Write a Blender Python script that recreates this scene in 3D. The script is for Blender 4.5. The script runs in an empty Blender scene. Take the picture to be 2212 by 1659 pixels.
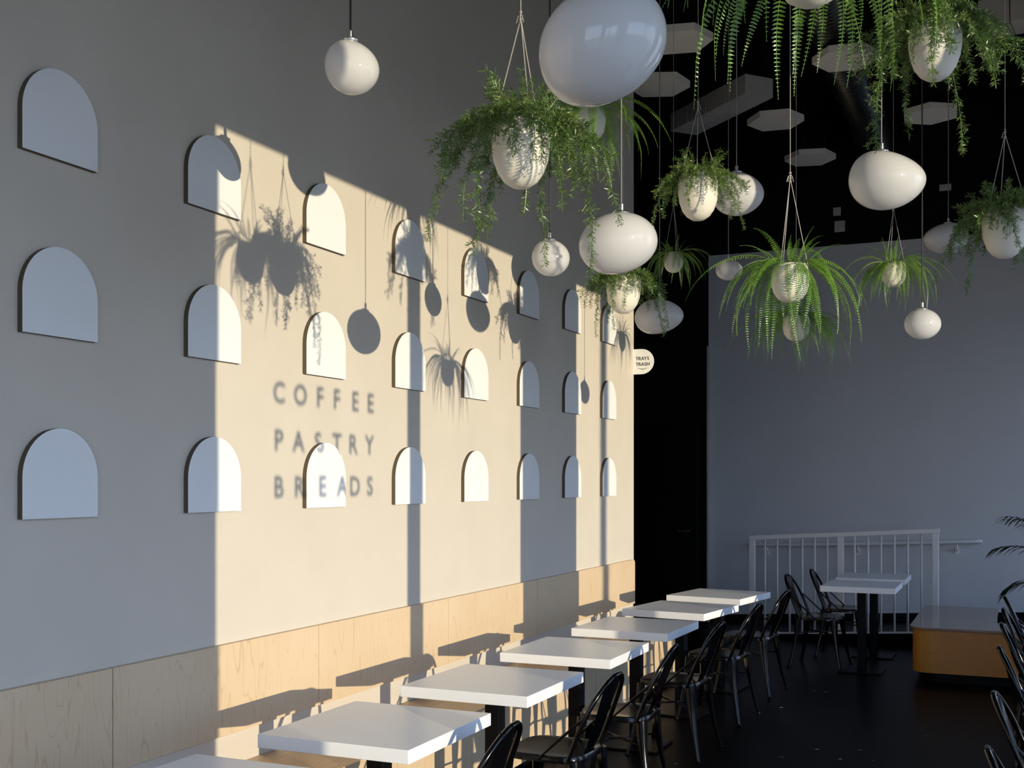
import bpy, bmesh, math, random
from mathutils import Vector, Matrix

# ------------------------------------------------------------------ camera, light, exposure
SC = bpy.context.scene
COL = SC.collection
F, HOR, CXP, CYP = 2456.0, 1036.0, 1106.0, 829.5          # focal length and horizon in photo pixels (2212 x 1659)
YAW = math.radians(23.97)
CAMX, CAMH = 3.0, 1.65
FWD = Vector((-math.sin(YAW), math.cos(YAW), 0)); RGT = Vector((math.cos(YAW), math.sin(YAW), 0)); UP = Vector((0, 0, 1))
CAM = Vector((CAMX, 0, CAMH))
cd = bpy.data.cameras.new('camera'); cam = bpy.data.objects.new('camera', cd); COL.objects.link(cam)
cam.location = CAM; cam.rotation_euler = (math.pi / 2, 0, YAW)
cd.sensor_fit = 'HORIZONTAL'; cd.sensor_width = 36.0; cd.lens = 36.0 * F / 2212.0
cd.shift_y = (HOR - CYP) / 2212.0
cd.clip_end = 200
SC.camera = cam

SY, SZ = 0.55, 0.082                                       # sunlight travels (-1, SY, -SZ)
sd = bpy.data.lights.new('sun', 'SUN'); sun = bpy.data.objects.new('sun', sd); COL.objects.link(sun)
sun.rotation_euler = Vector((-1, SY, -SZ)).to_track_quat('-Z', 'Y').to_euler()
sun.location = (12, -4, 6)
sd.energy = 4.6; sd.color = (1.0, 0.86, 0.62); sd.angle = math.radians(0.27)

w = bpy.data.worlds.new('sky'); SC.world = w; w.use_nodes = True
nt = w.node_tree; nt.nodes.clear()
tc = nt.nodes.new('ShaderNodeTexCoord'); sep = nt.nodes.new('ShaderNodeSeparateXYZ'); rmp = nt.nodes.new('ShaderNodeValToRGB')
bg = nt.nodes.new('ShaderNodeBackground'); out = nt.nodes.new('ShaderNodeOutputWorld')
nt.links.new(tc.outputs['Generated'], sep.inputs[0]); nt.links.new(sep.outputs['Z'], rmp.inputs[0])
nt.links.new(rmp.outputs[0], bg.inputs[0]); nt.links.new(bg.outputs[0], out.inputs[0])
rmp.color_ramp.elements[0].position = 0.0; rmp.color_ramp.elements[0].color = (0.62, 0.70, 0.86, 1)
rmp.color_ramp.elements[1].position = 0.22; rmp.color_ramp.elements[1].color = (0.42, 0.62, 1.0, 1)
_e = rmp.color_ramp.elements.new(0.8); _e.color = (0.22, 0.44, 1.0, 1)
bg.inputs[1].default_value = 3.9

vs = SC.view_settings
vs.view_transform = 'Standard'; vs.look = 'None'; vs.exposure = 0.0; vs.gamma = 1.0; vs.use_curve_mapping = False
SC.cycles.max_bounces = 10; SC.cycles.diffuse_bounces = 7; SC.cycles.transparent_max_bounces = 16
SC.cycles.use_denoising = True
SC.cycles.sample_clamp_indirect = 6.0

# ------------------------------------------------------------------ helpers
def at(px, py, d):
    return CAM + d * (FWD + ((px - CXP) / F) * RGT + ((HOR - py) / F) * UP)

def wall_y(px, x=0.0):                                     # y of the left wall (plane x) seen at photo column px
    return (CAMX - x) / math.tan(YAW + math.atan((CXP - px) / F))

def depth_by_shadow(px, sx):                               # distance of a thing seen at column px whose shadow falls at column sx
    r = (px - CXP) / F
    dx = FWD.x + r * RGT.x; dy = FWD.y + r * RGT.y
    return (wall_y(sx) - SY * CAMX) / (dy + SY * dx)

def at_z(px, py, z):
    return at(px, py, (z - CAMH) / ((HOR - py) / F))

def tag(o, label=None, cat=None, group=None, kind=None):
    if label: o['label'] = label
    if cat: o['category'] = cat
    if group: o['group'] = group
    if kind: o['kind'] = kind
    return o

def empty(name, loc=(0, 0, 0), rz=0.0):
    o = bpy.data.objects.new(name, None); COL.objects.link(o)
    o.location = loc; o.rotation_euler = (0, 0, rz); o.empty_display_size = 0.1
    return o

def link(name, me, parent=None, loc=None, rot=None, scale=None):
    o = bpy.data.objects.new(name, me); COL.objects.link(o)
    if parent: o.parent = parent
    if loc is not None: o.location = loc
    if rot is not None: o.rotation_euler = rot
    if scale is not None: o.scale = (scale,) * 3 if isinstance(scale, (int, float)) else scale
    return o

def copy_tree(o, parent=None):
    c = o.copy(); COL.objects.link(c); c.parent = parent
    for ch in o.children: copy_tree(ch, c)
    return c

class MB:
    def __init__(s, solid=True): s.solid = solid; s.v = []; s.f = []; s.m = []; s.mi = 0
    def add(s, vs, fs):
        n = len(s.v); s.v += [tuple(p) for p in vs]
        for q in fs: s.f.append(tuple(i + n for i in q)); s.m.append(s.mi)
        return s
    def box(s, a, b):
        (x0, y0, z0), (x1, y1, z1) = a, b
        return s.add([(x0, y0, z0), (x1, y0, z0), (x1, y1, z0), (x0, y1, z0), (x0, y0, z1), (x1, y0, z1), (x1, y1, z1), (x0, y1, z1)],
                     [(0, 3, 2, 1), (4, 5, 6, 7), (0, 1, 5, 4), (1, 2, 6, 5), (2, 3, 7, 6), (3, 0, 4, 7)])
    def tube(s, pts, r, n=8, cap=True):
        pts = [Vector(p) for p in pts]; m = len(pts)
        rs = r if isinstance(r, (list, tuple)) else [r] * m
        rings = []; prev = None
        for i, p in enumerate(pts):
            t = (pts[min(i + 1, m - 1)] - pts[max(i - 1, 0)]).normalized()
            if prev is None:
                a = Vector((0, 0, 1)) if abs(t.z) < 0.9 else Vector((1, 0, 0))
                u = t.cross(a).normalized()
            else:
                u = (prev - t * prev.dot(t)).normalized()
            prev = u; v = t.cross(u)
            rings.append([p + rs[i] * (math.cos(2 * math.pi * k / n) * u + math.sin(2 * math.pi * k / n) * v) for k in range(n)])
        return s.rings(rings, cap)
    def rings(s, rings, cap=True, closed=True):
        n = len(rings[0]); vs = [p for r in rings for p in r]; fs = []
        for i in range(len(rings) - 1):
            for k in range(n if closed else n - 1):
                k2 = (k + 1) % n
                fs.append((i * n + k, i * n + k2, (i + 1) * n + k2, (i + 1) * n + k))
        if cap:
            fs.append(tuple(range(n - 1, -1, -1))); b = (len(rings) - 1) * n
            fs.append(tuple(range(b, b + n)))
        return s.add(vs, fs)
    def lathe(s, prof, n=32, cap=True):
        return s.rings([[(r * math.cos(2 * math.pi * k / n), r * math.sin(2 * math.pi * k / n), z) for k in range(n)] for r, z in prof], cap)
    def prism(s, outline, z0, z1):                          # outline in xy, extruded along z
        n = len(outline)
        return s.rings([[(x, y, z0) for x, y in outline], [(x, y, z1) for x, y in outline]])
    def mesh(s, name, mat, smooth=False, sharp=None):
        me = bpy.data.meshes.new(name); me.from_pydata(s.v, [], s.f); me.update()
        if s.solid:
            bm = bmesh.new(); bm.from_mesh(me); bmesh.ops.recalc_face_normals(bm, faces=bm.faces); bm.to_mesh(me); bm.free()
        for mm in (mat if isinstance(mat, (list, tuple)) else [mat]): me.materials.append(mm)
        if any(s.m): me.polygons.foreach_set('material_index', s.m)
        if smooth:
            me.polygons.foreach_set('use_smooth', [True] * len(me.polygons))
            if sharp: me.set_sharp_from_angle(angle=math.radians(sharp))
        me.update(); return me
    def build(s, name, mat, parent=None, loc=None, rot=None, smooth=False, sharp=None, bevel=0.0, scale=None):
        o = link(name, s.mesh(name, mat, smooth, sharp), parent, loc, rot, scale)
        if bevel:
            md = o.modifiers.new('bevel', 'BEVEL'); md.width = bevel; md.segments = 2; md.limit_method = 'ANGLE'
        return o

def catmull(pts, n=6):
    pts = [Vector(p) for p in pts]; res = []
    for i in range(len(pts) - 1):
        p0 = pts[max(i - 1, 0)]; p1 = pts[i]; p2 = pts[i + 1]; p3 = pts[min(i + 2, len(pts) - 1)]
        for k in range(n):
            t = k / n
            res.append(0.5 * ((2 * p1) + (p2 - p0) * t + (2 * p0 - 5 * p1 + 4 * p2 - p3) * t * t + (3 * p1 - p0 - 3 * p2 + p3) * t ** 3))
    res.append(pts[-1]); return res

# ------------------------------------------------------------------ materials
def mat(name, col, rough=0.6, metal=0.0, coat=0.0, spec=0.5, noise=None, bump=None):
    m = bpy.data.materials.new(name); m.use_nodes = True
    n = m.node_tree; b = n.nodes['Principled BSDF']
    b.inputs['Base Color'].default_value = (*col, 1); b.inputs['Roughness'].default_value = rough
    b.inputs['Metallic'].default_value = metal; b.inputs['Coat Weight'].default_value = coat
    b.inputs['Coat Roughness'].default_value = 0.06
    b.inputs['Specular IOR Level'].default_value = spec
    if noise or bump:
        t = n.nodes.new('ShaderNodeTexCoord')
        if noise:
            sc, amt = noise
            x = n.nodes.new('ShaderNodeTexNoise'); x.inputs['Scale'].default_value = sc; x.inputs['Detail'].default_value = 5
            n.links.new(t.outputs['Object'], x.inputs['Vector'])
            r = n.nodes.new('ShaderNodeValToRGB')
            r.color_ramp.elements[0].color = (*[c * (1 - amt) for c in col], 1); r.color_ramp.elements[0].position = 0.3
            r.color_ramp.elements[1].color = (*[min(1, c * (1 + amt)) for c in col], 1); r.color_ramp.elements[1].position = 0.7
            n.links.new(x.outputs['Fac'], r.inputs[0]); n.links.new(r.outputs[0], b.inputs['Base Color'])
        if bump:
            sc, st = bump
            x = n.nodes.new('ShaderNodeTexNoise'); x.inputs['Scale'].default_value = sc; x.inputs['Detail'].default_value = 4
            n.links.new(t.outputs['Object'], x.inputs['Vector'])
            bp = n.nodes.new('ShaderNodeBump'); bp.inputs['Strength'].default_value = st; bp.inputs['Distance'].default_value = 0.002
            n.links.new(x.outputs['Fac'], bp.inputs['Height']); n.links.new(bp.outputs[0], b.inputs['Normal'])
    return m

def leaf_mat(name, col, col2, trans=0.35, gloss=0.12):
    m = bpy.data.materials.new(name); m.use_nodes = True; n = m.node_tree; n.nodes.clear()
    o = n.nodes.new('ShaderNodeOutputMaterial'); d = n.nodes.new('ShaderNodeBsdfDiffuse'); t = n.nodes.new('ShaderNodeBsdfTranslucent')
    g = n.nodes.new('ShaderNodeBsdfGlossy'); g.inputs['Roughness'].default_value = 0.35; g.inputs['Color'].default_value = (1, 1, 1, 1)
    a = n.nodes.new('ShaderNodeMixShader'); a.inputs[0].default_value = trans
    c = n.nodes.new('ShaderNodeMixShader'); c.inputs[0].default_value = gloss
    tx = n.nodes.new('ShaderNodeTexCoord'); x = n.nodes.new('ShaderNodeTexNoise'); x.inputs['Scale'].default_value = 14
    r = n.nodes.new('ShaderNodeValToRGB'); r.color_ramp.elements[0].position = 0.35; r.color_ramp.elements[1].position = 0.65
    r.color_ramp.elements[0].color = (*col, 1); r.color_ramp.elements[1].color = (*col2, 1)
    n.links.new(tx.outputs['Object'], x.inputs['Vector']); n.links.new(x.outputs['Fac'], r.inputs[0])
    n.links.new(r.outputs[0], d.inputs['Color'])
    hs = n.nodes.new('ShaderNodeHueSaturation'); hs.inputs['Value'].default_value = 1.3; hs.inputs['Hue'].default_value = 0.485
    n.links.new(r.outputs[0], hs.inputs['Color']); n.links.new(hs.outputs[0], t.inputs['Color'])
    n.links.new(d.outputs[0], a.inputs[1]); n.links.new(t.outputs[0], a.inputs[2])
    n.links.new(a.outputs[0], c.inputs[1]); n.links.new(g.outputs[0], c.inputs[2]); n.links.new(c.outputs[0], o.inputs[0])
    return m

def opal_mat(name):
    m = bpy.data.materials.new(name); m.use_nodes = True; n = m.node_tree; n.nodes.clear()
    o = n.nodes.new('ShaderNodeOutputMaterial'); d = n.nodes.new('ShaderNodeBsdfDiffuse'); t = n.nodes.new('ShaderNodeBsdfTranslucent')
    d.inputs['Color'].default_value = (0.96, 0.95, 0.95, 1); t.inputs['Color'].default_value = (0.98, 0.97, 0.97, 1)
    g = n.nodes.new('ShaderNodeBsdfGlossy'); g.inputs['Roughness'].default_value = 0.05
    fr = n.nodes.new('ShaderNodeFresnel'); fr.inputs['IOR'].default_value = 1.5
    a = n.nodes.new('ShaderNodeMixShader'); a.inputs[0].default_value = 0.42
    c = n.nodes.new('ShaderNodeMixShader')
    n.links.new(d.outputs[0], a.inputs[1]); n.links.new(t.outputs[0], a.inputs[2])
    n.links.new(fr.outputs[0], c.inputs[0]); n.links.new(a.outputs[0], c.inputs[1]); n.links.new(g.outputs[0], c.inputs[2])
    n.links.new(c.outputs[0], o.inputs[0]); return m

def glass_mat(name):
    m = bpy.data.materials.new(name); m.use_nodes = True; n = m.node_tree; n.nodes.clear()
    o = n.nodes.new('ShaderNodeOutputMaterial'); t = n.nodes.new('ShaderNodeBsdfTransparent'); t.inputs[0].default_value = (0.97, 0.98, 0.98, 1)
    g = n.nodes.new('ShaderNodeBsdfGlossy'); g.inputs['Roughness'].default_value = 0.01
    a = n.nodes.new('ShaderNodeMixShader'); a.inputs[0].default_value = 0.05
    n.links.new(t.outputs[0], a.inputs[1]); n.links.new(g.outputs[0], a.inputs[2]); n.links.new(a.outputs[0], o.inputs[0]); return m

def ply_mat(name, c0, c1, c2, rough=0.45, axis='Z', scale=1.0, coat=0.0):
    """veneer: long grain lines along one axis with cathedral figure and faint flame"""
    m = bpy.data.materials.new(name); m.use_nodes = True; n = m.node_tree; b = n.nodes['Principled BSDF']
    b.inputs['Roughness'].default_value = rough; b.inputs['Coat Weight'].default_value = coat; b.inputs['Coat Roughness'].default_value = 0.12
    t = n.nodes.new('ShaderNodeTexCoord'); mp = n.nodes.new('ShaderNodeMapping')
    s = [7.0 * scale] * 3; s['XYZ'.index(axis)] = 0.9 * scale
    mp.inputs['Scale'].default_value = s
    n.links.new(t.outputs['Object'], mp.inputs['Vector'])
    no = n.nodes.new('ShaderNodeTexNoise'); no.inputs['Scale'].default_value = 0.9; no.inputs['Detail'].default_value = 2.5; no.inputs['Distortion'].default_value = 0.5
    n.links.new(mp.outputs[0], no.inputs['Vector'])
    mu = n.nodes.new('ShaderNodeMath'); mu.operation = 'MULTIPLY'; mu.inputs[1].default_value = 16.0
    fr = n.nodes.new('ShaderNodeMath'); fr.operation = 'FRACT'
    n.links.new(no.outputs['Fac'], mu.inputs[0]); n.links.new(mu.outputs[0], fr.inputs[0])
    r = n.nodes.new('ShaderNodeValToRGB'); e = r.color_ramp.elements
    e[0].position = 0.0; e[0].color = (*c1, 1); e[1].position = 0.10; e[1].color = (*c0, 1)
    x = e.new(0.97); x.color = (*c0, 1); x = e.new(1.0); x.color = (*c1, 1)
    n.links.new(fr.outputs[0], r.inputs[0])
    n2 = n.nodes.new('ShaderNodeTexNoise'); n2.inputs['Scale'].default_value = 2.2 * scale; n2.inputs['Detail'].default_value = 3
    n.links.new(t.outputs['Object'], n2.inputs['Vector'])
    mx = n.nodes.new('ShaderNodeMix'); mx.data_type = 'RGBA'; mx.blend_type = 'MIX'
    r2 = n.nodes.new('ShaderNodeValToRGB'); r2.color_ramp.elements[0].position = 0.45; r2.color_ramp.elements[1].position = 0.75
    r2.color_ramp.elements[1].color = (0.55, 0.55, 0.55, 1)
    n.links.new(n2.outputs['Fac'], r2.inputs[0]); n.links.new(r2.outputs[0], mx.inputs['Factor'])
    n.links.new(r.outputs[0], mx.inputs[6]); mx.inputs[7].default_value = (*c2, 1)
    n.links.new(mx.outputs[2], b.inputs['Base Color'])
    return m

M = dict(
    wall=mat('warm_grey_wall_paint', (0.64, 0.575, 0.485), 0.75, noise=(3.0, 0.025), bump=(180, 0.08)),
    backwall=mat('cool_grey_wall_paint', (0.66, 0.635, 0.615), 0.7, noise=(2.0, 0.03), bump=(150, 0.08)),
    black=mat('black_ceiling_paint', (0.006, 0.006, 0.006), 0.9, spec=0.1),
    floor=mat('black_polished_floor', (0.0015, 0.0015, 0.002), 0.36, spec=0.04, noise=(6, 0.4)),
    panel=mat('white_panel_paint', (0.86, 0.86, 0.85), 0.55),
    edge=mat('dark_panel_edge', (0.10, 0.075, 0.045), 0.7),
    table=mat('white_table_laminate', (0.90, 0.90, 0.90), 0.28),
    blackmetal=mat('gloss_black_metal', (0.002, 0.002, 0.0025), 0.17, coat=0.08, spec=0.32),
    post=mat('matt_black_steel', (0.003, 0.003, 0.0035), 0.42, spec=0.12),
    ply=ply_mat('birch_plywood', (0.70, 0.525, 0.335), (0.575, 0.405, 0.235), (0.77, 0.61, 0.42)),
    plyseat=ply_mat('birch_plywood_seat', (0.70, 0.50, 0.30), (0.52, 0.35, 0.19), (0.75, 0.56, 0.37), axis='Y'),
    oak=ply_mat('oiled_orange_veneer', (0.46, 0.19, 0.030), (0.32, 0.12, 0.016), (0.55, 0.25, 0.05), axis='X', rough=0.35, scale=1.6),
    oaktop=mat('bench_top_sheen_tint', (0.26, 0.17, 0.12), 0.22, coat=0.4, noise=(5, 0.08)),  # veneer top, its grey sheen mixed into the base colour
    opal=opal_mat('opal_glass'),
    cap=mat('brushed_steel', (0.55, 0.55, 0.55), 0.3, metal=1.0),
    cord=mat('dark_flex', (0.03, 0.03, 0.03), 0.6),
    cordlight=mat('grey_flex', (0.22, 0.22, 0.22), 0.6),
    rope=mat('pale_twine', (0.42, 0.40, 0.37), 0.9),
    pot=mat('cream_ceramic', (0.80, 0.76, 0.66), 0.5),
    soil=mat('dark_soil', (0.02, 0.014, 0.01), 1.0, noise=(40, 0.5)),
    fern=leaf_mat('fern_green', (0.11, 0.27, 0.025), (0.23, 0.42, 0.055), gloss=.07),
    asp=leaf_mat('asparagus_green', (0.07, 0.15, 0.025), (0.19, 0.28, 0.08), trans=0.25, gloss=0.05),
    stem=mat('green_stem', (0.10, 0.17, 0.04), 0.6),
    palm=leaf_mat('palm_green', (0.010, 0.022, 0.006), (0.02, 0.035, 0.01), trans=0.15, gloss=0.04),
    hex=mat('acoustic_felt', (0.93, 0.84, 0.71), 0.95, bump=(260, 0.2)),
    rail=mat('white_rail_paint', (0.82, 0.78, 0.74), 0.45),
    sign=mat('white_sign_acrylic', (0.88, 0.88, 0.86), 0.4),
    ink=mat('black_lettering', (0.02, 0.02, 0.02), 0.5),
    frame=mat('dark_window_frame', (0.03, 0.03, 0.032), 0.5),
    glass=glass_mat('window_glass'),
    ground=mat('dark_pavement', (0.46, 0.33, 0.19), 0.9, noise=(1.5, 0.15)),
    render=mat('side_wall_paint', (0.45, 0.44, 0.42), 0.8, noise=(2, 0.05)),
    duct=mat('black_duct', (0.012, 0.012, 0.012), 0.25, spec=0.8),
    strip=mat('grey_duct_panel', (0.50, 0.46, 0.41), 0.7, noise=(4, 0.15)),
    flake=mat('pale_floor_fleck', (0.35, 0.33, 0.30), 0.8),
)

def struct(o): o['kind'] = 'structure'; return o

# ------------------------------------------------------------------ the room
RX, YB, YF, ZC = 5.0, 13.0, -3.0, 5.7
WEND = 9.31
ZH, ZS, ZH4 = 3.10 + SZ * 5.2, 0.20, 2.85
struct(MB().box((-2.6, YF - .2, -0.12), (RX + .2, YB + .2, 0)).build('floor', M['floor']))
struct(MB().box((-2.6, YF - .2, ZC), (RX + .2, YB + .2, ZC + .15)).build('ceiling', M['black']))
struct(MB().box((-0.18, YF, 0), (0, WEND, ZC)).build('wall_left', M['wall']))
b = MB(); b.box((-0.28, YB, 0), (RX, YB + .2, 4.25)); b.mi = 1; b.box((-0.28, YB, 4.25), (RX, YB + .2, ZC))
b.box((-2.6, YB - .02, 0), (-0.28, YB + .2, ZC))
struct(b.build('wall_back', [M['backwall'], M['black']]))
struct(MB().box((-2.75, WEND - .2, 0), (-2.6, YB, ZC)).box((-2.6, WEND - .18, 0), (-0.18, WEND, ZC)).build('wall_passage', M['black']))
FW = (1.9, 4.7, 0.2, 4.5)  # unseen front opening, sized to brighten the upper left wall
struct(MB().box((-2.6, YF - .2, 0), (FW[0], YF, ZC)).box((FW[1], YF - .2, 0), (RX + .2, YF, ZC)).box((FW[0], YF - .2, 0), (FW[1], YF, FW[2])).box((FW[0], YF - .2, FW[3]), (FW[1], YF, ZC)).build('wall_front', M['render']))
OPEN = [(-2.8, -0.2), (0.904, 4.134), (5.066, 6.75), (8.5, 12.6)]  # last opening is unseen, added to bring sky light onto the back wall
b = MB(); b.box((RX, YF, ZH), (RX + .2, YB + .2, ZC)); b.box((RX, YF, 0), (RX + .2, YB + .2, ZS))
ys = [YF] + [q for p in OPEN for q in p] + [YB + .2]
for i in range(0, len(ys), 2): b.box((RX, ys[i], ZS), (RX + .2, ys[i + 1], ZH))
b.box((RX, 8.5, ZH4), (RX + .2, 12.6, ZH))
struct(b.build('wall_right', M['render']))
struct(MB().box((RX + .2, -40, -0.2), (60, 60, -0.13)).box((-40, -40, -0.2), (RX + .2, YF - .2, -0.13)).build('ground', M['ground']))
struct(MB().box((-0.29, YB - .045, 0), (-0.265, YB - .02, 3.2)).build('trim_1', M['strip']))

def wframe(b, y0, y1, ZH):
    for q in ((y0, y0 + .03), (y1 - .03, y1)): b.box((RX + .06, q[0], ZS), (RX + .14, q[1], ZH))
    b.box((RX + .06, y0, ZS), (RX + .14, y1, ZS + .04)); b.box((RX + .06, y0, ZH - .005), (RX + .14, y1, ZH + .02))
panes = []
for i, (y0, y1, cuts) in enumerate([(-2.8, -0.2, [(-1.55, -1.46)]), (0.904, 4.134, [(2.5835, 2.6745)]), (5.066, 6.75, []), (8.5, 12.6, [(10.5, 10.58)])]):
    root = struct(empty('window_%d' % (i + 1), (RX + .1, (y0 + y1) / 2, ZS)))
    zt = ZH4 if i == 3 else ZH  # fourth window is added, its head kept low to dim the upper back wall
    b = MB(); wframe(b, y0, y1, zt)
    for c in cuts: b.box((RX + .05, c[0], ZS), (RX + .15, c[1], zt))
    fo = b.build('window_frame', M['frame'], root); fo.location = -root.location
    edges = [y0] + [q for c in cuts for q in c] + [y1]
    for k in range(0, len(edges), 2):
        po = MB().box((RX + .097, edges[k] + .01, ZS + .02), (RX + .103, edges[k + 1] - .01, zt - .004)).build('pane', M['glass'], root)
        po.location = -root.location; panes.append(po)

root = struct(empty('window_5', ((FW[0] + FW[1]) / 2, YF - .1, FW[2])))  # added window behind the camera, brightens the near end of the room
b = MB()
for x in (FW[0], 3.25, FW[1] - .05): b.box((x, YF - .14, FW[2]), (x + .05, YF - .06, FW[3]))
b.box((FW[0], YF - .14, FW[2]), (FW[1], YF - .06, FW[2] + .04)); b.box((FW[0], YF - .14, FW[3] - .04), (FW[1], YF - .06, FW[3]))
fo = b.build('window_frame', M['frame'], root); fo.location = -root.location
for x0, x1 in ((FW[0] + .05, 3.25), (3.30, FW[1] - .05)):
    po = MB().box((x0, YF - .103, FW[2] + .04), (x1, YF - .097, FW[3] - .04)).build('pane', M['glass'], root); po.location = -root.location

def letter_mesh(ch, height, bold=0.0):
    c = bpy.data.curves.new('glyph', 'FONT'); c.body = ch; c.size = 1.0; c.offset = bold; c.resolution_u = 6
    o = bpy.data.objects.new('glyph', c); COL.objects.link(o)
    me = bpy.data.meshes.new_from_object(o.evaluated_get(bpy.context.evaluated_depsgraph_get()))
    bpy.data.objects.remove(o); bpy.data.curves.remove(c)
    xs = [v.co.x for v in me.vertices]; yv = [v.co.y for v in me.vertices]
    cx, y0, y1 = (min(xs) + max(xs)) / 2, min(yv), max(yv); s = height / (y1 - y0)
    for v in me.vertices: v.co = Vector(((v.co.x - cx) * s, (v.co.y - (y0 + y1) / 2) * s, 0))
    return me

XP = RX + .105
TEXT = [('COFFEE', 2.037, (603, 649, 692, 728, 768, 801)), ('PASTRY', 1.824, (603, 645, 687, 728, 764, 798)), ('BREADS', 1.617, (603, 648, 692, 734, 767, 799))]
cache = {}
for word, z, cols in TEXT:
    for ch, px in zip(word, cols):
        if ch not in cache:
            me = letter_mesh(ch, 0.098, 0.024); me.materials.append(M['ink']); cache[ch] = me
        o = link('window_letter', cache[ch], panes[2])
        o.rotation_euler = Matrix(((0, 0, 1), (1, 0, 0), (0, 1, 0))).to_euler()
        o.location = (XP, wall_y(px) - SY * XP, z + SZ * XP)

tag(MB().lathe([(.065, -0.13), (.065, 6.2)], 16).build('canopy_post', M['frame'], loc=(15.0, 8.53 - SY * 15.0, 0)),
    'slim dark steel post standing on the pavement outside the windows', 'post')

struct(MB().box((RX + .2, 8.1, -.1), (13.4, 8.35, 5.4)).build('wall_sun_blocker', M['panel']))  # unseen wall, added to keep sun off the back wall and reflect sky

# door in the black passage wall
dr = struct(empty('door_1', (-0.85, YB - .03, 0)))
MB().box((-0.45, -0.03, 0.02), (0.45, 0.0, 2.3)).build('door_leaf', M['post'], dr, bevel=.004)
MB().tube([(0.36, -0.04, 1.05), (0.36, -0.09, 1.05), (0.24, -0.09, 1.05)], .012).build('door_handle', M['cap'], dr)

# ------------------------------------------------------------------ arch panels on the left wall
PW, PH, PT = 0.334, 0.305, 0.022
def arch_outline():
    r = PW / 2; pts = [(-r, 0), (r, 0), (r, PH - r)]
    for k in range(1, 24): a = math.pi * k / 24; pts.append((r * math.cos(a), PH - r + r * math.sin(a)))
    pts.append((-r, PH - r)); return pts
ol = arch_outline(); n = len(ol)
b = MB(False); b.add([(PT, y, z) for y, z in ol], [tuple(range(n))])
amesh_f = b.mesh('panel_face', M['panel'])
b = MB(); b.rings([[(0.0, y, z) for y, z in ol], [(PT, y, z) for y, z in ol]], cap=False)
amesh_e = b.mesh('panel_edge', M['edge'])
ROWZ = [(CAMH + (CAMX - PT) * 0.3655, 'top row'), (CAMH + (CAMX - PT) * 0.1630, 'middle row'), (CAMH - (CAMX - PT) * 0.0440, 'lowest row')]
ORD = ['nearest', 'second', 'third', 'fourth', 'fifth', 'sixth', 'seventh', 'eighth']
for c in range(8):
    yc = 2.918 + 0.8143 * c
    for z, rn in ROWZ:
        r = empty('arch_panel', (0, yc, z))
        which = ORD[7 - c] + (' to' if c == 7 else ' from')
        tag(r, 'white arched wall panel with dark edge, %s, %s the trays and trash sign' % (rn, which), 'wall panel', 'white arch panels on the grey wall')
        link('panel_face', amesh_f, r); link('panel_edge', amesh_e, r)

# blade sign
r = tag(empty('blade_sign', (0, WEND - .012, 2.655)), 'small white rounded blade sign reading trays and trash, on wall end', 'sign')
ol = [(0, -.107), (.075, -.107)]
for k in range(1, 16): a = -math.pi / 2 + math.pi * k / 16; ol.append((.075 + .107 * math.cos(a), .107 * math.sin(a)))
ol += [(.075, .107), (0, .107)]
b = MB(); b.rings([[(x, .008, z) for x, z in ol], [(x, -.004, z) for x, z in ol]]); sb = b.build('sign_board', M['sign'], r)
def flat_word(word, height, pitch, x0, z, y, parent, bold=.012):
    for i, ch in enumerate(word):
        key = ch + '_s'
        if key not in cache:
            me = letter_mesh(ch, height, bold); me.materials.append(M['ink']); cache[key] = me
        link('letter', cache[key], parent, (x0 + i * pitch, y, z), (math.pi / 2, 0, 0))
flat_word('TRAYS', .029, .0245, .036, .026, -.0055, sb); flat_word('TRASH', .029, .0245, .036, -.022, -.0055, sb)
b = MB(); b.add([(.03, -.0055, -.053), (.085, -.0055, -.063), (.14, -.0055, -.053), (.085, -.0055, -.069)], [(0, 1, 3), (1, 2, 3)][0:2])
b.build('arrow_mark', M['ink'], sb)

# ------------------------------------------------------------------ plywood bench along the wall
r = tag(empty('plywood_bench', (0, 5.0, 0)), 'long birch plywood wall bench with panelled back, running behind the white tables', 'bench')
def child(b, name, m, root, **k):
    o = b.build(name, m, root, **k); o.location = -root.location; return o
J = [0.515, 1.835, 3.155, 4.475, 5.795, 7.115, 8.435, 9.27]
ZT, ZBk = 0.971, 0.598
for i in range(len(J) - 1):
    y0, y1 = J[i] + .0025, J[i + 1] - .0025
    if i == len(J) - 2:
        rr = .035; ol = [(y0, ZBk), (y1, ZBk), (y1, ZT - rr)] + [(y1 - rr + rr * math.cos(a), ZT - rr + rr * math.sin(a)) for a in [math.pi / 2 * k / 6 for k in range(1, 6)]] + [(y1 - rr, ZT), (y0, ZT)]
        b = MB(); b.rings([[(0.002, y, z) for y, z in ol], [(.026, y, z) for y, z in ol]])
    else:
        b = MB().box((.002, y0, ZBk), (.026, y1, ZT))
    child(b, 'backrest_panel', M['ply'], r, bevel=.0012)
    child(MB().box((.002, y0, .438), (.45, y1, .458)), 'seat_panel', M['plyseat'], r, bevel=.0015)
    child(MB().box((.428, y0, .05), (.446, y1, .437)), 'front_panel', M['ply'], r, bevel=.0012)
child(MB().box((.05, J[0], 0), (.40, J[-1], .05)), 'plinth', M['post'], r)

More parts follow.
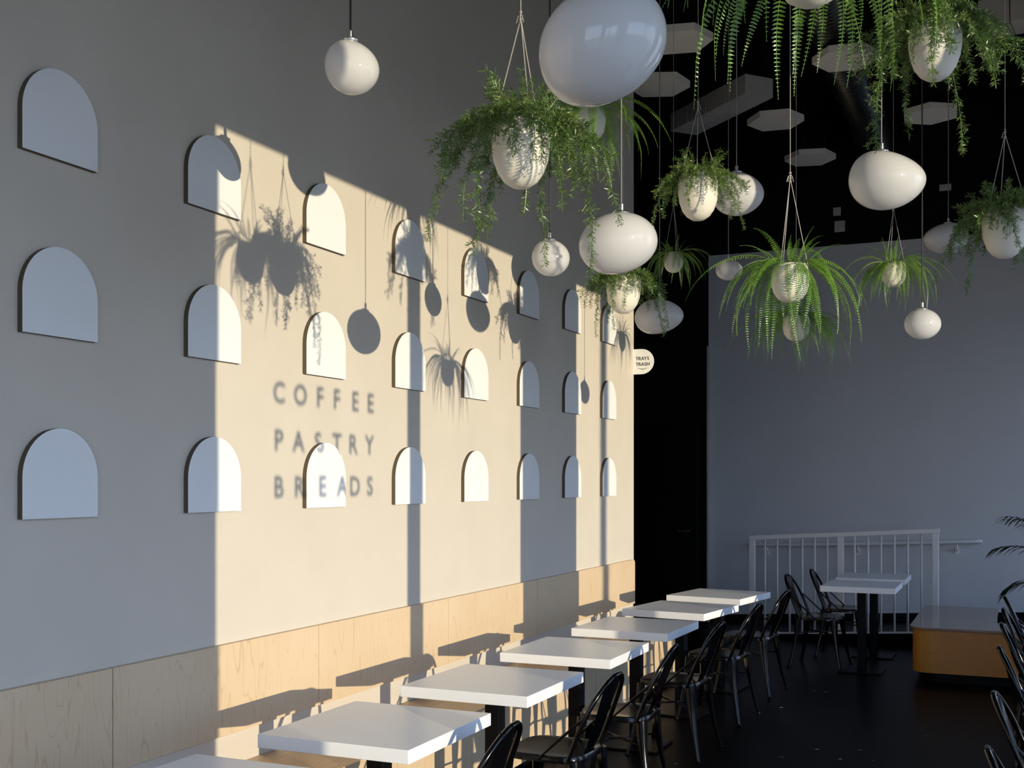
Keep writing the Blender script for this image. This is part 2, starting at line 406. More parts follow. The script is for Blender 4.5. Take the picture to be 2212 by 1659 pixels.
# ------------------------------------------------------------------ tables
def make_table(label, group):
    r = tag(empty('cafe_table'), label, 'table', group)
    MB().box((-.303, -.33, .702), (.303, .33, .75)).build('table_top', M['table'], r, bevel=.002)
    MB().box((-.16, -.02, .69), (.16, .02, .702)).box((-.02, -.16, .69), (.02, .16, .702)).build('top_bracket', M['post'], r)
    MB().box((-.036, -.036, .014), (.036, .036, .692)).build('column', M['post'], r, bevel=.006)
    MB().box((-.18, -.18, 0), (.18, .18, .014)).build('base_plate', M['post'], r, bevel=.004)
    return r
WT = [(.838, 2.66, 0), (.845, 3.64, 0.5), (.842, 4.665, -.3), (.838, 5.715, 0.4), (.838, 6.765, -1), (.826, 7.84, -7.5), (.845, 8.875, -8.5)]
tproto = make_table('', None); tables = []
for i, (x, y, a) in enumerate(WT):
    t = tproto if i == 0 else copy_tree(tproto)
    t.location = (x, y, 0); t.rotation_euler = (0, 0, math.radians(a))
    k = len(WT) - 1 - i
    tag(t, 'white cafe table beside the plywood bench, %s the trays and trash sign' % (ORD[k] + (' to' if k == 0 else ' from')), 'table', 'white tables along the plywood bench')
BT = [(1.775, 10.18, 'white cafe table between the orange wood bench and black chairs, farther from white railing'),
      (1.775, 11.08, 'white cafe table between the orange wood bench and black chairs, nearer the white railing')]
for x, y, l in BT:
    t = copy_tree(tproto); t.location = (x, y, 0); t.rotation_euler = (0, 0, 0); tag(t, l, 'table', 'white tables beside the orange bench')
RY = [3.92, 4.93, 6.32, 7.33, 8.18, 9.06]
for i, y in enumerate(RY):
    t = copy_tree(tproto); t.location = (3.62, y, 0); t.rotation_euler = (0, 0, 0)
    k = len(RY) - 1 - i
    tag(t, 'white cafe table on the window side, %s the orange wood bench' % (ORD[k] + (' to' if k == 0 else ' from')), 'table', 'white tables along the windows')

# ------------------------------------------------------------------ metal chairs (local: facing -x)
def sup(a, h, e=4.2):
    c, s = math.cos(a), math.sin(a)
    return (h * math.copysign(abs(c) ** (2 / e), c), h * math.copysign(abs(s) ** (2 / e), s))
def make_chair():
    r = empty('metal_chair')
    b = MB(); N = 40; rr = []
    for k, z in [(.03, .4435), (.55, .444), (.86, .4455), (.95, .448), (.985, .449), (1.0, .445), (1.0, .418), (.965, .418), (.95, .436)]:
        rr.append([(*sup(2 * math.pi * i / N, .187 * k), z) for i in range(N)])
    b.rings(rr); b.build('seat', M['blackmetal'], r, smooth=True, sharp=50)
    for sx in (-1, 1):
        for sy in (-1, 1):
            b = MB(); rings = []
            for t, off, wd in [(0, 0, .062), (.12, .004, .060), (.3, .012, .046), (.55, .028, .034), (.8, .048, .027), (1.0, .068, .022)]:
                cxp, cyp = sx * (.150 + off), sy * (.150 + off); z = .432 * (1 - t); base = math.atan2(sy, sx); ring = []
                for k in range(9):
                    a = base + math.radians(-95 + 190 * k / 8)
                    ring.append((cxp + wd * .55 * math.cos(a), cyp + wd * .55 * math.sin(a), z))
                ring.append((cxp - wd * .15 * math.cos(base), cyp - wd * .15 * math.sin(base), z))
                rings.append(ring)
            b.rings([[(x, y, z * .985 + .0065) for x, y, z in rg] for rg in rings]); lg = b.build('leg', M['blackmetal'], r, smooth=True, sharp=55)
            MB().lathe([(.013, 0), (.015, .004), (.013, .012)], 10).build('rubber_foot', M['post'], lg, loc=(sx * .2215, sy * .2215, 0))
    half = [(.135, -.182, .425), (.165, -.186, .50), (.205, -.180, .60), (.245, -.155, .69), (.278, -.105, .755), (.295, -.045, .788)]
    pts = half + [(.298, 0, .793)] + [(x, -y, z) for x, y, z in reversed(half)]
    MB().tube(catmull(pts, 5), .0115, 10).build('back_frame', M['blackmetal'], r, smooth=True, sharp=60)
    b = MB(); rings = []
    for i in range(11):
        t = i / 10; z = .43 + t * .352; x = .158 + .128 * t ** .92; hw = .050 + .034 * t + .006 * t * t
        ring = []
        for k in range(7):
            u = -1 + 2 * k / 6; ring.append((x + .014 * (1 - u * u) * math.sin(math.pi * t) + .0, hw * u, z))
        ring += [(p[0] - .005, p[1], p[2]) for p in reversed(ring)]; rings.append(ring)
    b.rings(rings); b.build('back_splat', M['blackmetal'], r, smooth=True, sharp=40)
    for sy in (-1, 1):
        MB().tube(catmull([(.218, sy * .176, .63), (.14, sy * .19, .56), (.03, sy * .193, .46), (.0, sy * .186, .43)], 5), .0065, 6).build('side_brace', M['blackmetal'], r, smooth=True)
    for s in (-1, 1):
        MB().tube([(-.165, s * -.165, .30), (.165, s * .165, .30)], .006, 6).build('cross_brace', M['blackmetal'], r, smooth=True)
    return r
cproto = make_chair(); first = True
def chair(x, y, rz, label, group):
    global first
    c = cproto if first else copy_tree(cproto); first = False
    c.location = (x, y, 0); c.rotation_euler = (0, 0, math.radians(rz)); tag(c, label, 'chair', group); return c
for i, (y, a, xo) in enumerate([(2.70, 2, 0), (3.62, 3, 0), (4.77, -2, .0), (5.67, 4, 0), (6.72, -3, .0), (7.82, -5, 0), (8.87, -6, .0)]):
    k = 6 - i
    chair(1.095 + xo, y, a, 'black metal chair pushed to bench-side white table, %s the trays and trash sign' % (ORD[k] + (' to' if k == 0 else ' from')), 'black chairs at the bench-side tables')
chair(1.50, 11.05, 180, 'black metal chair between the bench-side row and table nearest the white railing', 'black chairs near the railing')
chair(1.40, 10.33, 176, 'black metal chair facing orange wood bench, farther from the white railing', 'black chairs near the railing')
for i, y in enumerate(RY):
    k = 5 - i
    chair(3.21, y, 180 + [3, -2, 2, 0, -3, 2][i], 'black metal chair at the window-side tables, %s the orange wood bench' % (ORD[k] + (' to' if k == 0 else ' from')), 'black chairs at the window-side tables')

# ------------------------------------------------------------------ orange wood bench
r = tag(empty('wood_bench', (2.5, 10.4, 0)), 'low orange wood veneer bench with rounded corner, its top greyed for sheen', 'bench')
def round_ol(x0, x1, y0, y1, ymid, xmid, rad):
    pts = [(x0 + rad - rad * math.cos(a), y0 + rad - rad * math.sin(a)) for a in [math.pi / 2 * k / 8 for k in range(9)]]
    return pts + [(x1, y0), (x1, ymid), (xmid, ymid), (xmid, y1), (x0, y1)]
child(MB().prism(round_ol(2.21, 3.9, 9.78, 11.5, 10.3, 2.83, .14), .085, .432), 'bench_body', M['oak'], r)
child(MB().prism(round_ol(2.19, 3.9, 9.76, 11.52, 10.31, 2.84, .15), .434, .452), 'bench_top', M['oaktop'], r, bevel=.003)
child(MB().prism(round_ol(2.30, 3.8, 9.88, 11.4, 10.2, 2.74, .10), 0, .084), 'plinth', M['post'], r)

# ------------------------------------------------------------------ ramp, guard rail, wall handrail
RS = 0.0575
def ramp_z(x): return 0.035 + (x - .463) * RS
b = MB(); x0, x1 = -0.12, 4.98
b.add([(x0, 11.86, .001), (x1, 11.86, .001), (x1, YB - .002, .001), (x0, YB - .002, .001), (x0, 11.86, .004), (x1, 11.86, ramp_z(x1)), (x1, YB - .002, ramp_z(x1)), (x0, YB - .002, .004)],
      [(0, 3, 2, 1), (4, 5, 6, 7), (0, 1, 5, 4), (1, 2, 6, 5), (2, 3, 7, 6), (3, 0, 4, 7)])
struct(b.build('floor_ramp', M['floor']))
b = MB(); b.add([(-.26, YB - .014, 0), (4.98, YB - .014, 0), (4.98, YB, 0), (-.26, YB, 0), (-.26, YB - .014, .085), (4.98, YB - .014, .085 + RS * 5.0), (4.98, YB, .085 + RS * 5.0), (-.26, YB, .085)],
      [(0, 3, 2, 1), (4, 5, 6, 7), (0, 1, 5, 4), (1, 2, 6, 5), (2, 3, 7, 6), (3, 0, 4, 7)])
struct(b.build('baseboard_back', M['black']))
RYP = 11.9
r = tag(empty('guard_rail', (1.37, RYP, 0)), 'white painted steel guard railing with upright balusters along the ramp', 'railing')
def gx(px): return at(px, 1200, RYP / (FWD.y + (px - CXP) / F * RGT.y)).x
def sheared(x0, x1, yy, za, zb, hy):
    b = MB(); o0 = (x0 - .463) * RS; o1 = (x1 - .463) * RS
    b.add([(x0, yy - hy, za + o0), (x1, yy - hy, za + o1), (x1, yy + hy, za + o1), (x0, yy + hy, za + o0), (x0, yy - hy, zb + o0), (x1, yy - hy, zb + o1), (x1, yy + hy, zb + o1), (x0, yy + hy, zb + o0)],
          [(0, 3, 2, 1), (4, 5, 6, 7), (0, 1, 5, 4), (1, 2, 6, 5), (2, 3, 7, 6), (3, 0, 4, 7)]); return b
XL, XR = gx(1619), gx(2030)
child(sheared(XL, XR, RYP, 1.02, 1.066, .025), 'top_rail', M['rail'], r, bevel=.004)
child(sheared(gx(1633), XR - .03, RYP, .030, .052, .012), 'bottom_rail', M['rail'], r)
for px in (1625, 1816, 2021):
    x = gx(px); z = (x - .463) * RS
    child(MB().box((x - .03, RYP - .028, ramp_z(x) - .03), (x + .03, RYP + .028, 1.02 + z)), 'post', M['rail'], r, bevel=.004)
for z6 in (665, 738, 812, 887, 962, 1037, 1201, 1280, 1358, 1438, 1518, 1600):
    x = gx(1412 + z6 / 2.765); z = (x - .463) * RS
    child(MB().tube([(x, RYP, .04 + z), (x, RYP, 1.022 + z)], .0115, 8), 'baluster', M['rail'], r, smooth=True)
r = tag(empty('wall_handrail', (1.2, YB, .9)), 'white tubular handrail bracketed to the grey wall behind the railing', 'handrail')
HY = YB - .075
hp = [at(px, py, HY / (FWD.y + (px - CXP) / F * RGT.y)) for px, py in ((1622, 1177), (1648, 1177), (1870, 1175), (2095, 1170), (2113, 1170))]
hp[0].y = YB - .01; hp[-1].y = YB - .02
child(MB().tube(catmull(hp, 8), .021, 12), 'rail_tube', M['rail'], r, smooth=True, sharp=60)
for px in (1657, 1853, 2067):
    t = (px - 1648) / (2095 - 1648); p = at(px, 1178 - 6 * t, HY / (FWD.y + (px - CXP) / F * RGT.y))
    child(MB().tube(catmull([(p.x, HY, p.z - .02), (p.x, HY, p.z - .06), (p.x, YB - .03, p.z - .085), (p.x, YB - .004, p.z - .085)], 4), .009, 8).box((p.x - .022, YB - .008, p.z - .125), (p.x + .022, YB - .001, p.z - .045)), 'bracket', M['rail'], r)

# ------------------------------------------------------------------ pendant lamps
def pendant(px, py, d, wpx, hpx, label, taper=.15, q=.0, tilt=.0, squash=.9, cap=True, dark=False, fold=1.0):
    c = at(px, py, d); W, H = wpx * d / F, hpx * d / F
    N, K = 48, 28; raw = []
    for i in range(1, K):
        ph = math.pi * i / K; zz = math.cos(ph); rr = math.sin(ph) ** fold
        ring = []
        for k in range(N):
            a = 2 * math.pi * k / N; x, y = rr * math.cos(a), rr * math.sin(a)
            f = 1 - taper * x
            ring.append(Vector((x - q * zz * (1 - x * x * .5), y * (1 - .5 * taper * x) * squash, zz * f - tilt * x)))
        raw.append(ring)
    allp = [p for rg in raw for p in rg]
    mnx, mxx = min(p.x for p in allp), max(p.x for p in allp); mnz, mxz = min(p.z for p in allp), max(p.z for p in allp)
    rings = [[Vector(((p.x - (mnx + mxx) / 2) * W / (mxx - mnx), p.y * W / 2, (p.z - (mnz + mxz) / 2) * H / (mxz - mnz))) for p in rg] for rg in raw]
    r = tag(empty('pendant_lamp', c, YAW), label, 'pendant lamp', 'white opal glass pendant lamps')
    MB().rings(rings).build('shade', M['opal'], r, smooth=True)
    top = max((p for rg in rings for p in rg), key=lambda p: p.z)
    tx = sum(p.x for p in rings[0]) / N; tz = max(p.z for p in rings[0])
    MB().lathe([(.028, -.004), (.030, .002), (.026, .006), (.009, .008), (.009, .034), (.004, .038)], 20).build('cap', M['cap'], r, loc=(tx, 0, tz - .001), smooth=True, sharp=40)
    MB().tube([(tx, 0, tz + .03), (tx, 0, ZC - c.z)], .0038 if dark else .0026, 8).build('cord', M['cord'] if dark else M['cordlight'], r)
    return r
D = depth_by_shadow
pendant(760.5, 146, D(760, 488), 118, 115, 'small white glass pendant hanging alone before the grey wall', taper=.10, q=.06, tilt=.05, dark=True)
pendant(1302, 98, 2.5, 277, 256, 'large shaded white glass pendant beside the largest trailing plant', taper=.05, q=-.10, tilt=-.10)
pendant(1190, 557, D(1190, 936), 82, 79, 'small round sunlit white pendant below the largest trailing plant', taper=.06, q=.06, dark=True)
pendant(1335.5, 526, D(1335, 787), 170, 131, 'wide sunlit white pendant hanging before a trailing planter', taper=.04, q=-.08, tilt=-.03)
pendant(1594, 419, D(1598, 1126), 112, 93, 'white pendant half lit by sun, partly behind a trailing planter', taper=.12, q=.05)
pendant(1917, 390, D(1917, 1034), 162, 124, 'wide sunlit white pendant tapering to one side before dark ceiling', taper=.22, q=.16, tilt=-.04)
pendant(2043, 515, 7.9, 94, 66, 'shaded white pendant next to a trailing planter before dark wall top', taper=-.16, q=-.12, tilt=.05)
pendant(1993, 700, D(1993, 1263), 77, 66, 'small round white pendant on dark cord before the back wall', taper=.04, q=.03, dark=True)
pendant(1575, 583, 8.0, 58, 45, 'smallest looking shaded pendant left of the big sunlit fern', taper=.12, q=.05)
pendant(1424, 684, 7.1, 105, 75, 'shaded white pendant under a trailing planter near the tray sign', taper=.16, q=-.02, tilt=-.04)
px_, py_ = 1608, -212
pendant(px_, py_, D(px_, 664), 216, 165, 'wide white pendant hung highest, casting a round shadow on grey wall', taper=.08, q=.05)

# ------------------------------------------------------------------ plants
def frond_mesh(seed, th0, L, bend, n=34, lmax=.026, curl=1.6, up_keel=.25):
    rnd = random.Random(seed); b = MB(False); pts = []; p = Vector((0, 0, 0)); ph = th0; steps = n + 6; ds = L / steps; sway = rnd.uniform(-.25, .25); y = 0
    dirs = []
    for i in range(steps + 1):
        s = i / steps
        ph = th0 - bend * s ** curl
        ph = max(ph, math.radians(-88))
        yaw = sway * s * s
        dv = Vector((math.cos(ph) * math.cos(yaw), math.cos(ph) * math.sin(yaw), math.sin(ph)))
        pts.append(p.copy()); dirs.append(dv); p = p + dv * ds
    b.tube(pts, [.0016 * (1 - .7 * i / steps) for i in range(steps + 1)], 3, cap=False)
    for i in range(5, steps + 1):
        s = i / steps; dv = dirs[i]
        side = Vector((0, 0, 1)).cross(dv)
        if side.length < .15: side = Vector((-math.sin(0), 1, 0))
        side.normalize(); nrm = dv.cross(side).normalized()
        prof = min(1.0, (s - .06) / .22) ** .7 * (1 - max(0, (s - .45) / .58)) ** .85
        l = lmax * max(.12, prof) * rnd.uniform(.88, 1.1); wd = min(.0027, l * .2)
        for sg in (-1, 1):
            ax = (side * sg + dv * .22 - nrm * up_keel * rnd.uniform(.4, 1.4)).normalized()
            wv = dv * wd; o = pts[i]; q = nrm * (-l * .18)
            b.add([o - wv * .6, o + wv * .6, o + ax * l * .5 + wv, o + ax * l * .97 + q + wv * .25, o + ax * l * .97 + q - wv * .25, o + ax * l * .5 - wv],
                  [(0, 1, 2, 5), (5, 2, 3, 4)])
    return b.mesh('frond', M['fern'])
FRONDS = []
for i in range(12):
    rnd = random.Random(100 + i)
    if i < 3: FRONDS.append(frond_mesh(i, math.radians(rnd.uniform(72, 84)), rnd.uniform(.17, .23), math.radians(rnd.uniform(20, 70)), 17, .015))
    elif i < 5: FRONDS.append(frond_mesh(i, math.radians(rnd.uniform(40, 55)), rnd.uniform(.20, .26), math.radians(rnd.uniform(50, 80)), 21, .017))
    else: FRONDS.append(frond_mesh(i, math.radians(rnd.uniform(45, 65)), rnd.uniform(.32, .50), math.radians(rnd.uniform(130, 154)), 38, .0195, curl=rnd.uniform(.36, .58)))

def asp_mesh(seed, th0, L, bend, curl, dens=1.0):
    rnd = random.Random(seed); b = MB(False); n = int(L / .0085); ds = L / n; p = Vector((0, 0, 0)); pts = []; dirs = []; sway = rnd.uniform(-.5, .5); wob = rnd.uniform(0, 6)
    for i in range(n + 1):
        s = i / n; ph = max(th0 - bend * s ** curl, math.radians(-87)); yaw = sway * s + .12 * math.sin(wob + s * 9)
        dv = Vector((math.cos(ph) * math.cos(yaw), math.cos(ph) * math.sin(yaw), math.sin(ph)))
        pts.append(p.copy()); dirs.append(dv); p = p + dv * ds
    b.tube(pts[::2] + [pts[-1]], .0012, 3, cap=False)
    def needles(o, dv, k, l0):
        for _ in range(k):
            v = Vector((rnd.gauss(0, 1), rnd.gauss(0, 1), rnd.gauss(0, 1))); v = v - dv * v.dot(dv)
            if v.length < 1e-3: continue
            ax = (v.normalized() + dv * rnd.uniform(.25, .9)).normalized(); l = l0 * rnd.uniform(.7, 1.25)
            wv = ax.cross(Vector((rnd.gauss(0, 1), rnd.gauss(0, 1), rnd.gauss(0, 1)))).normalized() * .0017
            b.add([o - wv, o + ax * l * .5 - wv * 1.1, o + ax * l, o + ax * l * .5 + wv * 1.1], [(0, 1, 2, 3)])
    for i in range(1, n + 1):
        needles(pts[i], dirs[i], 4, .022)
        if rnd.random() < .22 and i < n - 3:
            v = Vector((rnd.gauss(0, 1), rnd.gauss(0, 1), rnd.gauss(-.2, .8))); v = (v - dirs[i] * v.dot(dirs[i])).normalized()
            ax = (v + dirs[i] * .9).normalized(); bl = rnd.uniform(.022, .05); m = int(bl / .007)
            b.tube([pts[i], pts[i] + ax * bl], .0008, 3, cap=False)
            for k in range(1, m + 1): needles(pts[i] + ax * bl * k / m, ax, 3, .018)
    return b.mesh('trailing_stem', M['asp'])
ASPS = []
for i in range(16):
    rnd = random.Random(300 + i)
    if i < 4: ASPS.append(asp_mesh(i, math.radians(rnd.uniform(60, 82)), rnd.uniform(.12, .17), math.radians(rnd.uniform(10, 60)), 1.4))
    elif i < 8: ASPS.append(asp_mesh(i, math.radians(rnd.uniform(35, 60)), rnd.uniform(.14, .19), math.radians(rnd.uniform(80, 125)), .9))
    elif i < 13: ASPS.append(asp_mesh(i, math.radians(rnd.uniform(30, 60)), rnd.uniform(.22, .33), math.radians(rnd.uniform(122, 146)), .55))
    else: ASPS.append(asp_mesh(i, math.radians(rnd.uniform(20, 50)), rnd.uniform(.40, .52), math.radians(rnd.uniform(118, 138)), .32))

def pot_profile(kind):
    if kind == 'egg':
        pr = [(.004, -.142), (.03, -.139), (.055, -.122), (.075, -.094), (.089, -.055), (.095, -.01), (.0945, .03), (.090, .06), (.084, .082), (.078, .082), (.082, .06), (.084, .03)]
    else:
        pr = [(.004, -.098), (.028, -.094), (.052, -.08), (.070, -.054), (.0785, -.02), (.079, .012), (.074, .042), (.066, .062), (.060, .062), (.064, .04), (.066, .02)]
    return pr
POT = {}
for kind in ('egg', 'round'):
    b = MB(); b.lathe(pot_profile(kind), 40); POT[kind] = b.mesh('pot', M['pot'], True)
def planter(px, py, d, kind, plant, scale, label, seed, top=.41, nlong=3, lenscale=1.0, name='hanging_planter', spread=1.0, only=None):
    rnd = random.Random(seed); c = at(px, py, d); r = tag(empty(name, c, rnd.uniform(0, 6.28)), label, 'hanging plant', 'plants in hanging cream pots')
    pt = link('pot', POT[kind], r, scale=scale)
    rim = (.088 if kind == 'egg' else .071) * scale; rz = (.07 if kind == 'egg' else .05) * scale
    MB().lathe([(rim * .86, rz - .02), (rim * .86, rz - .008), (rim * .4, rz - .002)], 20).build('soil', M['soil'], pt, scale=1 / scale)
    for k in range(3):
        a = k * 2 * math.pi / 3 + .4
        MB().tube([(rim * math.cos(a), rim * math.sin(a), rz - .012), (rim * 1.03 * math.cos(a), rim * 1.03 * math.sin(a), rz), (0, 0, top)], .0016, 6).build('string', M['rope'], r)
    b = MB()
    for k in range(4):
        rr = .004 + .003 * rnd.random()
        b.lathe([(rr * .4, top - .018 + k * .011), (rr, top - .013 + k * .011), (rr * .4, top - .008 + k * .011)], 8)
    for k in range(3):
        a = rnd.uniform(0, 6.28); b.tube([(0, 0, top + .005), (.008 * math.cos(a), .008 * math.sin(a), top + .008), (.014 * math.cos(a), .014 * math.sin(a), top - .016)], .0013, 5)
    rp = MB().tube([(0, 0, top), (0, 0, ZC - c.z)], .0016, 6).build('rope', M['rope'], r)
    b.build('knot', M['rope'], rp)
    if plant == 'fern':
        for k in range(58):
            if k < 5: me = FRONDS[rnd.randrange(3)]
            elif k < 12: me = FRONDS[3 + rnd.randrange(2)]
            else: me = FRONDS[5 + rnd.randrange(7)]
            a = k * 2.39996 + rnd.uniform(-.2, .2); rr = rim * rnd.uniform(.25, .8)
            o = link('frond', me, r, (rr * math.cos(a), rr * math.sin(a), rz - .004), (rnd.uniform(-.25, .25), rnd.uniform(-.15, .15), a), lenscale * rnd.uniform(.8, 1.08))
    else:
        for k in range(96):
            if k < 16: me = ASPS[rnd.randrange(4)]
            elif k < 44: me = ASPS[4 + rnd.randrange(4)]
            elif k < 96 - nlong: me = ASPS[8 + rnd.randrange(5)]
            else: me = ASPS[13 + rnd.randrange(3)]
            a = k * 2.39996 + rnd.uniform(-.3, .3); rr = rim * rnd.uniform(.3, .85)
            o = link('trailing_stem', me, r, (rr * math.cos(a), rr * math.sin(a), rz - .006), (rnd.uniform(-.2, .2), rnd.uniform(-.2, .2), a), lenscale * rnd.uniform(.82, 1.1))
    return r
planter(1125, 312, D(1125, 612), 'egg', 'asp', 1.0, 'largest cream pot of trailing asparagus fern, nearest the grey wall', 1, nlong=9, lenscale=1.05, name='hanging_asparagus_fern')
planter(1273, 262, D(1273, 893), 'round', 'fern', .92, 'cream pot of feathery fern behind the large shaded pendant', 2, name='hanging_sword_fern')
planter(1508, 412, D(1508, 1041), 'egg', 'asp', 1.02, 'cream pot of trailing asparagus fern overlapping a half sunlit pendant', 3, nlong=3, lenscale=.78, name='hanging_asparagus_fern')
planter(1347, 622, D(1347, 1112), 'egg', 'asp', 1.05, 'cream pot of trailing asparagus fern behind the wide sunlit pendant', 4, nlong=5, lenscale=.88, name='hanging_asparagus_fern')
planter(1707, 604, D(1707, 967), 'round', 'fern', .95, 'brightly sunlit fern with long arching fronds in round cream pot', 5, name='hanging_sword_fern')
planter(1720, 702, 6.5, 'round', 'fern', .95, 'shaded fern in cream pot hanging just below the sunlit fern', 6, name='hanging_sword_fern')
planter(1930, 588, D(1930, 1344), 'round', 'fern', .98, 'fern in cream pot before the back wall, beside dark pendant cord', 7, name='hanging_sword_fern')
planter(2171, 488, 5.08, 'egg', 'asp', 1.02, 'shaded cream pot of trailing asparagus fern before dark wall top', 8, nlong=4, lenscale=.95, name='hanging_asparagus_fern')
planter(2020, 92, D(2020, 890), 'egg', 'asp', .86, 'cream pot of dense trailing asparagus fern nearest the corrugated duct', 9, nlong=7, lenscale=.95, name='hanging_asparagus_fern')
planter(1752, -88, D(1752, 541), 'round', 'fern', 1.05, 'fern in cream pot hung highest with bright hanging fronds', 10, lenscale=1.0, name='hanging_sword_fern')
planter(1455, 563, 8.3, 'round', 'fern', .9, 'small looking fern pot deep in the dark beyond the trailing planters', 11, lenscale=.75, name='hanging_sword_fern')

# ------------------------------------------------------------------ palm beside the bench
r = tag(empty('potted_palm', (3.44, 10.95, 0)), 'dark potted palm with drooping leaflets beside the orange wood bench', 'potted plant')
MB().lathe([(.13, 0), (.17, .02), (.20, .34), (.19, .36), (.175, .34)], 28).build('pot', M['post'], r, smooth=True, sharp=40)
MB().lathe([(.17, .31), (.05, .325)], 20).build('soil', M['soil'], r)
def palm_frond(seed, L, th0, bend):
    rnd = random.Random(seed); b = MB(False); p = Vector((0, 0, 0)); n = 26; pts = []; dirs = []
    for i in range(n + 1):
        s = i / n; ph = th0 - bend * s ** 1.3; dv = Vector((math.cos(ph), 0, math.sin(ph))); pts.append(p.copy()); dirs.append(dv); p = p + dv * (L / n)
    b.tube(pts, [.008 * (1 - .75 * i / n) for i in range(n + 1)], 5)
    for i in range(8, n + 1, 2):
        for sg in (-1, 1):
            s = i / n; l = .38 * (1 - .5 * max(0, s - .6) / .4) * rnd.uniform(.85, 1.1); dv = dirs[i]; sd_ = Vector((0, sg, 0))
            prev = []
            for k in range(5):
                u = k / 4; ax = (sd_ * (.75 - .2 * u) + dv * .75 + Vector((0, 0, .25 - 1.1 * u * u))).normalized()
                pos = pts[i] + (sd_ * .62 * u + dv * .68 * u + Vector((0, 0, .22 * u - .55 * u * u))) * l
                wv = Vector((0, 0, 1)).cross(ax).normalized() * (.011 * math.sin(math.pi * (.12 + .86 * u)))
                prev.append((pos - wv, pos + wv))
            b.add([q for pr in prev for q in pr], [(2 * k, 2 * k + 1, 2 * k + 3, 2 * k + 2) for k in range(4)])
    return b.mesh('palm_frond', M['palm'], True)
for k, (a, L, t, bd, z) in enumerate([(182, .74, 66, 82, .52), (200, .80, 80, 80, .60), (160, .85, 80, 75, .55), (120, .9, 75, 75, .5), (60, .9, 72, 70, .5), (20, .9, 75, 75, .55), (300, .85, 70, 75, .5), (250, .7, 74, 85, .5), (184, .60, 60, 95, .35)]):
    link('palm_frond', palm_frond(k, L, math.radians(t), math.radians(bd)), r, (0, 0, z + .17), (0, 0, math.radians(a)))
MB().tube([(0, 0, .31), (0.01, 0, .79)], [.03, .018], 8).build('palm_stem', M['stem'], r)

# ------------------------------------------------------------------ ceiling fittings
ZX = 5.0
hexb = MB(); hexb.prism([(math.cos(math.pi / 3 * k), math.sin(math.pi / 3 * k)) for k in range(6)], 0, .055 / .26); hexm = hexb.mesh('felt_slab', M['hex'])
HEXS = [(1466, 92, 12, 'pale hexagonal acoustic ceiling panel just beside the large shaded pendant, upper of two'), (1424, 190, 20, 'pale hexagonal acoustic ceiling panel just beside the large shaded pendant, lower of two'),
        (1675, 266, 8, 'pale hexagonal acoustic panel left of corrugated duct, above the half lit pendant'), (1827, 132, 8, 'pale hexagonal acoustic panel hanging directly under the corrugated duct'),
        (2010, 252, 33, 'pale hexagonal acoustic panel below the dense trailing planter'), (1750, 346, 14, 'pale hexagonal acoustic panel behind the long twine of the sunlit fern')]
for px, py, rot, l in HEXS:
    c = at_z(px, py, ZX); r = tag(empty('acoustic_panel', c, math.radians(rot)), l, 'ceiling panel', 'hexagonal acoustic panels under the ceiling')
    link('felt_slab', hexm, r, scale=.262)
    for k in range(3):
        a = 2 * math.pi * k / 3; MB().tube([(.15 * math.cos(a), .15 * math.sin(a), .05), (.15 * math.cos(a), .15 * math.sin(a), ZC - ZX)], .0015, 5).build('hanger_wire', M['cord'], r)
# corrugated duct along the room
p0, p1 = at_z(1800, 40, 5.33), at_z(1895, 325, 5.33)
r = tag(empty('corrugated_duct', (p0 + p1) / 2), 'black corrugated round air duct running under the dark ceiling', 'duct')
dv = (p1 - p0).normalized(); L = 7.0; st = p0 - dv * 1.2; b = MB(); pts = []; rs = []
nseg = 420
for i in range(nseg + 1): pts.append(st + dv * L * i / nseg - r.location); rs.append(.19 + (.018 if i % 4 in (1, 2) else 0.0))
b.tube(pts, rs, 24); b.build('duct_body', M['duct'], r, smooth=True, sharp=35)
for s in (.1, .45, .8):
    c = st + dv * L * s - r.location; u = dv.cross(UP)
    MB().tube([c + u * .22 + UP * 0, c + u * .22 + UP * (ZC - 5.33)], .004, 5).build('hanger_strap', M['duct'], r)
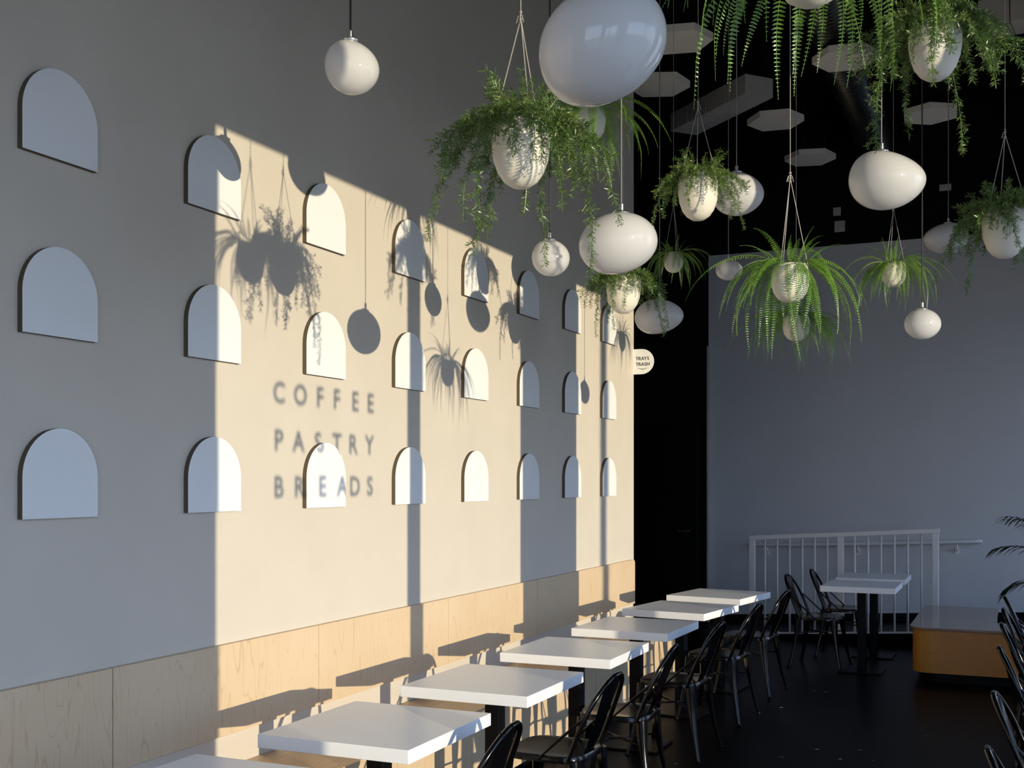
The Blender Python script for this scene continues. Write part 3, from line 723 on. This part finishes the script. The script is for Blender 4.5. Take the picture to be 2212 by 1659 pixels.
# grey duct panels and black beams
def slab(pa, pb, h, t, name, m, root):
    a = pa - root.location; c = pb - root.location; dd = (c - a).normalized(); nn = dd.cross(UP).normalized() * t / 2
    b = MB(); b.add([a - nn, c - nn, c + nn, a + nn, a - nn + UP * h, c - nn + UP * h, c + nn + UP * h, a + nn + UP * h],
                    [(0, 3, 2, 1), (4, 5, 6, 7), (0, 1, 5, 4), (1, 2, 6, 5), (2, 3, 7, 6), (3, 0, 4, 7)]); return b.build(name, m, root)
pa, pb = at_z(1642, 205, 5.05), at_z(1476, 288, 5.05)
r = tag(empty('ceiling_duct', (pa + pb) / 2), 'grey faced rectangular duct crossing dark ceiling left of the corrugated duct', 'duct')
n_ = 4
for k in range(n_): slab(pa.lerp(pb, k / n_ + .012), pa.lerp(pb, (k + 1) / n_ - .004), .17, .3, 'duct_section', M['strip'], r)
pa, pb = at_z(2118, 74, 5.05), at_z(2330, 34, 5.05)
r = tag(empty('ceiling_duct', (pa + pb) / 2), 'grey faced rectangular duct near ceiling beside the dense trailing planter', 'duct')
for k in range(3): slab(pa.lerp(pb, k / 3 + .008), pa.lerp(pb, (k + 1) / 3 - .004), .20, .3, 'duct_section', M['strip'], r)
for i, y in enumerate((1.5, 4.2, 6.9, 9.6, 12.2)):
    struct(MB().box((0, y - .08, 5.57), (RX, y + .08, 5.69)).build('trim_%d' % (i + 2), M['black']))

# small pale notices pinned high on the dark wall top
for k, (px, py, wp, hp_, l) in enumerate([(1808, 457, 16, 18, 'small pale notice high on dark wall, above its torn neighbour'), (1814, 489, 22, 24, 'small torn pale notice high on the dark wall'), (2042, 405, 24, 14, 'small dim notice on dark wall near the wide tapering pendant')]):
    d = (YB - .004) / (FWD.y + (px - CXP) / F * RGT.y); c = at(px, py, d); hw, hh = wp * d / F / 2, hp_ * d / F / 2
    tag(MB().box((-hw, -.003, -hh), (hw, 0, hh)).build('notice', M['strip'], loc=c), l, 'notice', 'notices on the dark wall top')

# small pale flecks on the floor
rnd = random.Random(5); b = MB(); b.add([(-.022, 0, .001), (0, -.006, .003), (.022, 0, .001), (0, .006, .004)], [(0, 1, 2, 3)]); scr = b.mesh('floor_fleck', M['flake'])
for px, py in [(1688, 1529), (1759, 1493), (1784, 1495), (1894, 1506), (1941, 1498), (2001, 1590), (1765, 1619), (1858, 1621), (1886, 1644), (1688, 1636), (1815, 1640), (1460, 1650)]:
    c = at_z(px, py, 0.001); tag(link('floor_fleck', scr, None, c, (0, 0, rnd.uniform(-.6, .9)), rnd.uniform(.6, 1.0)), 'tiny pale fleck on the black floor', 'leaf', 'pale flecks on the floor')
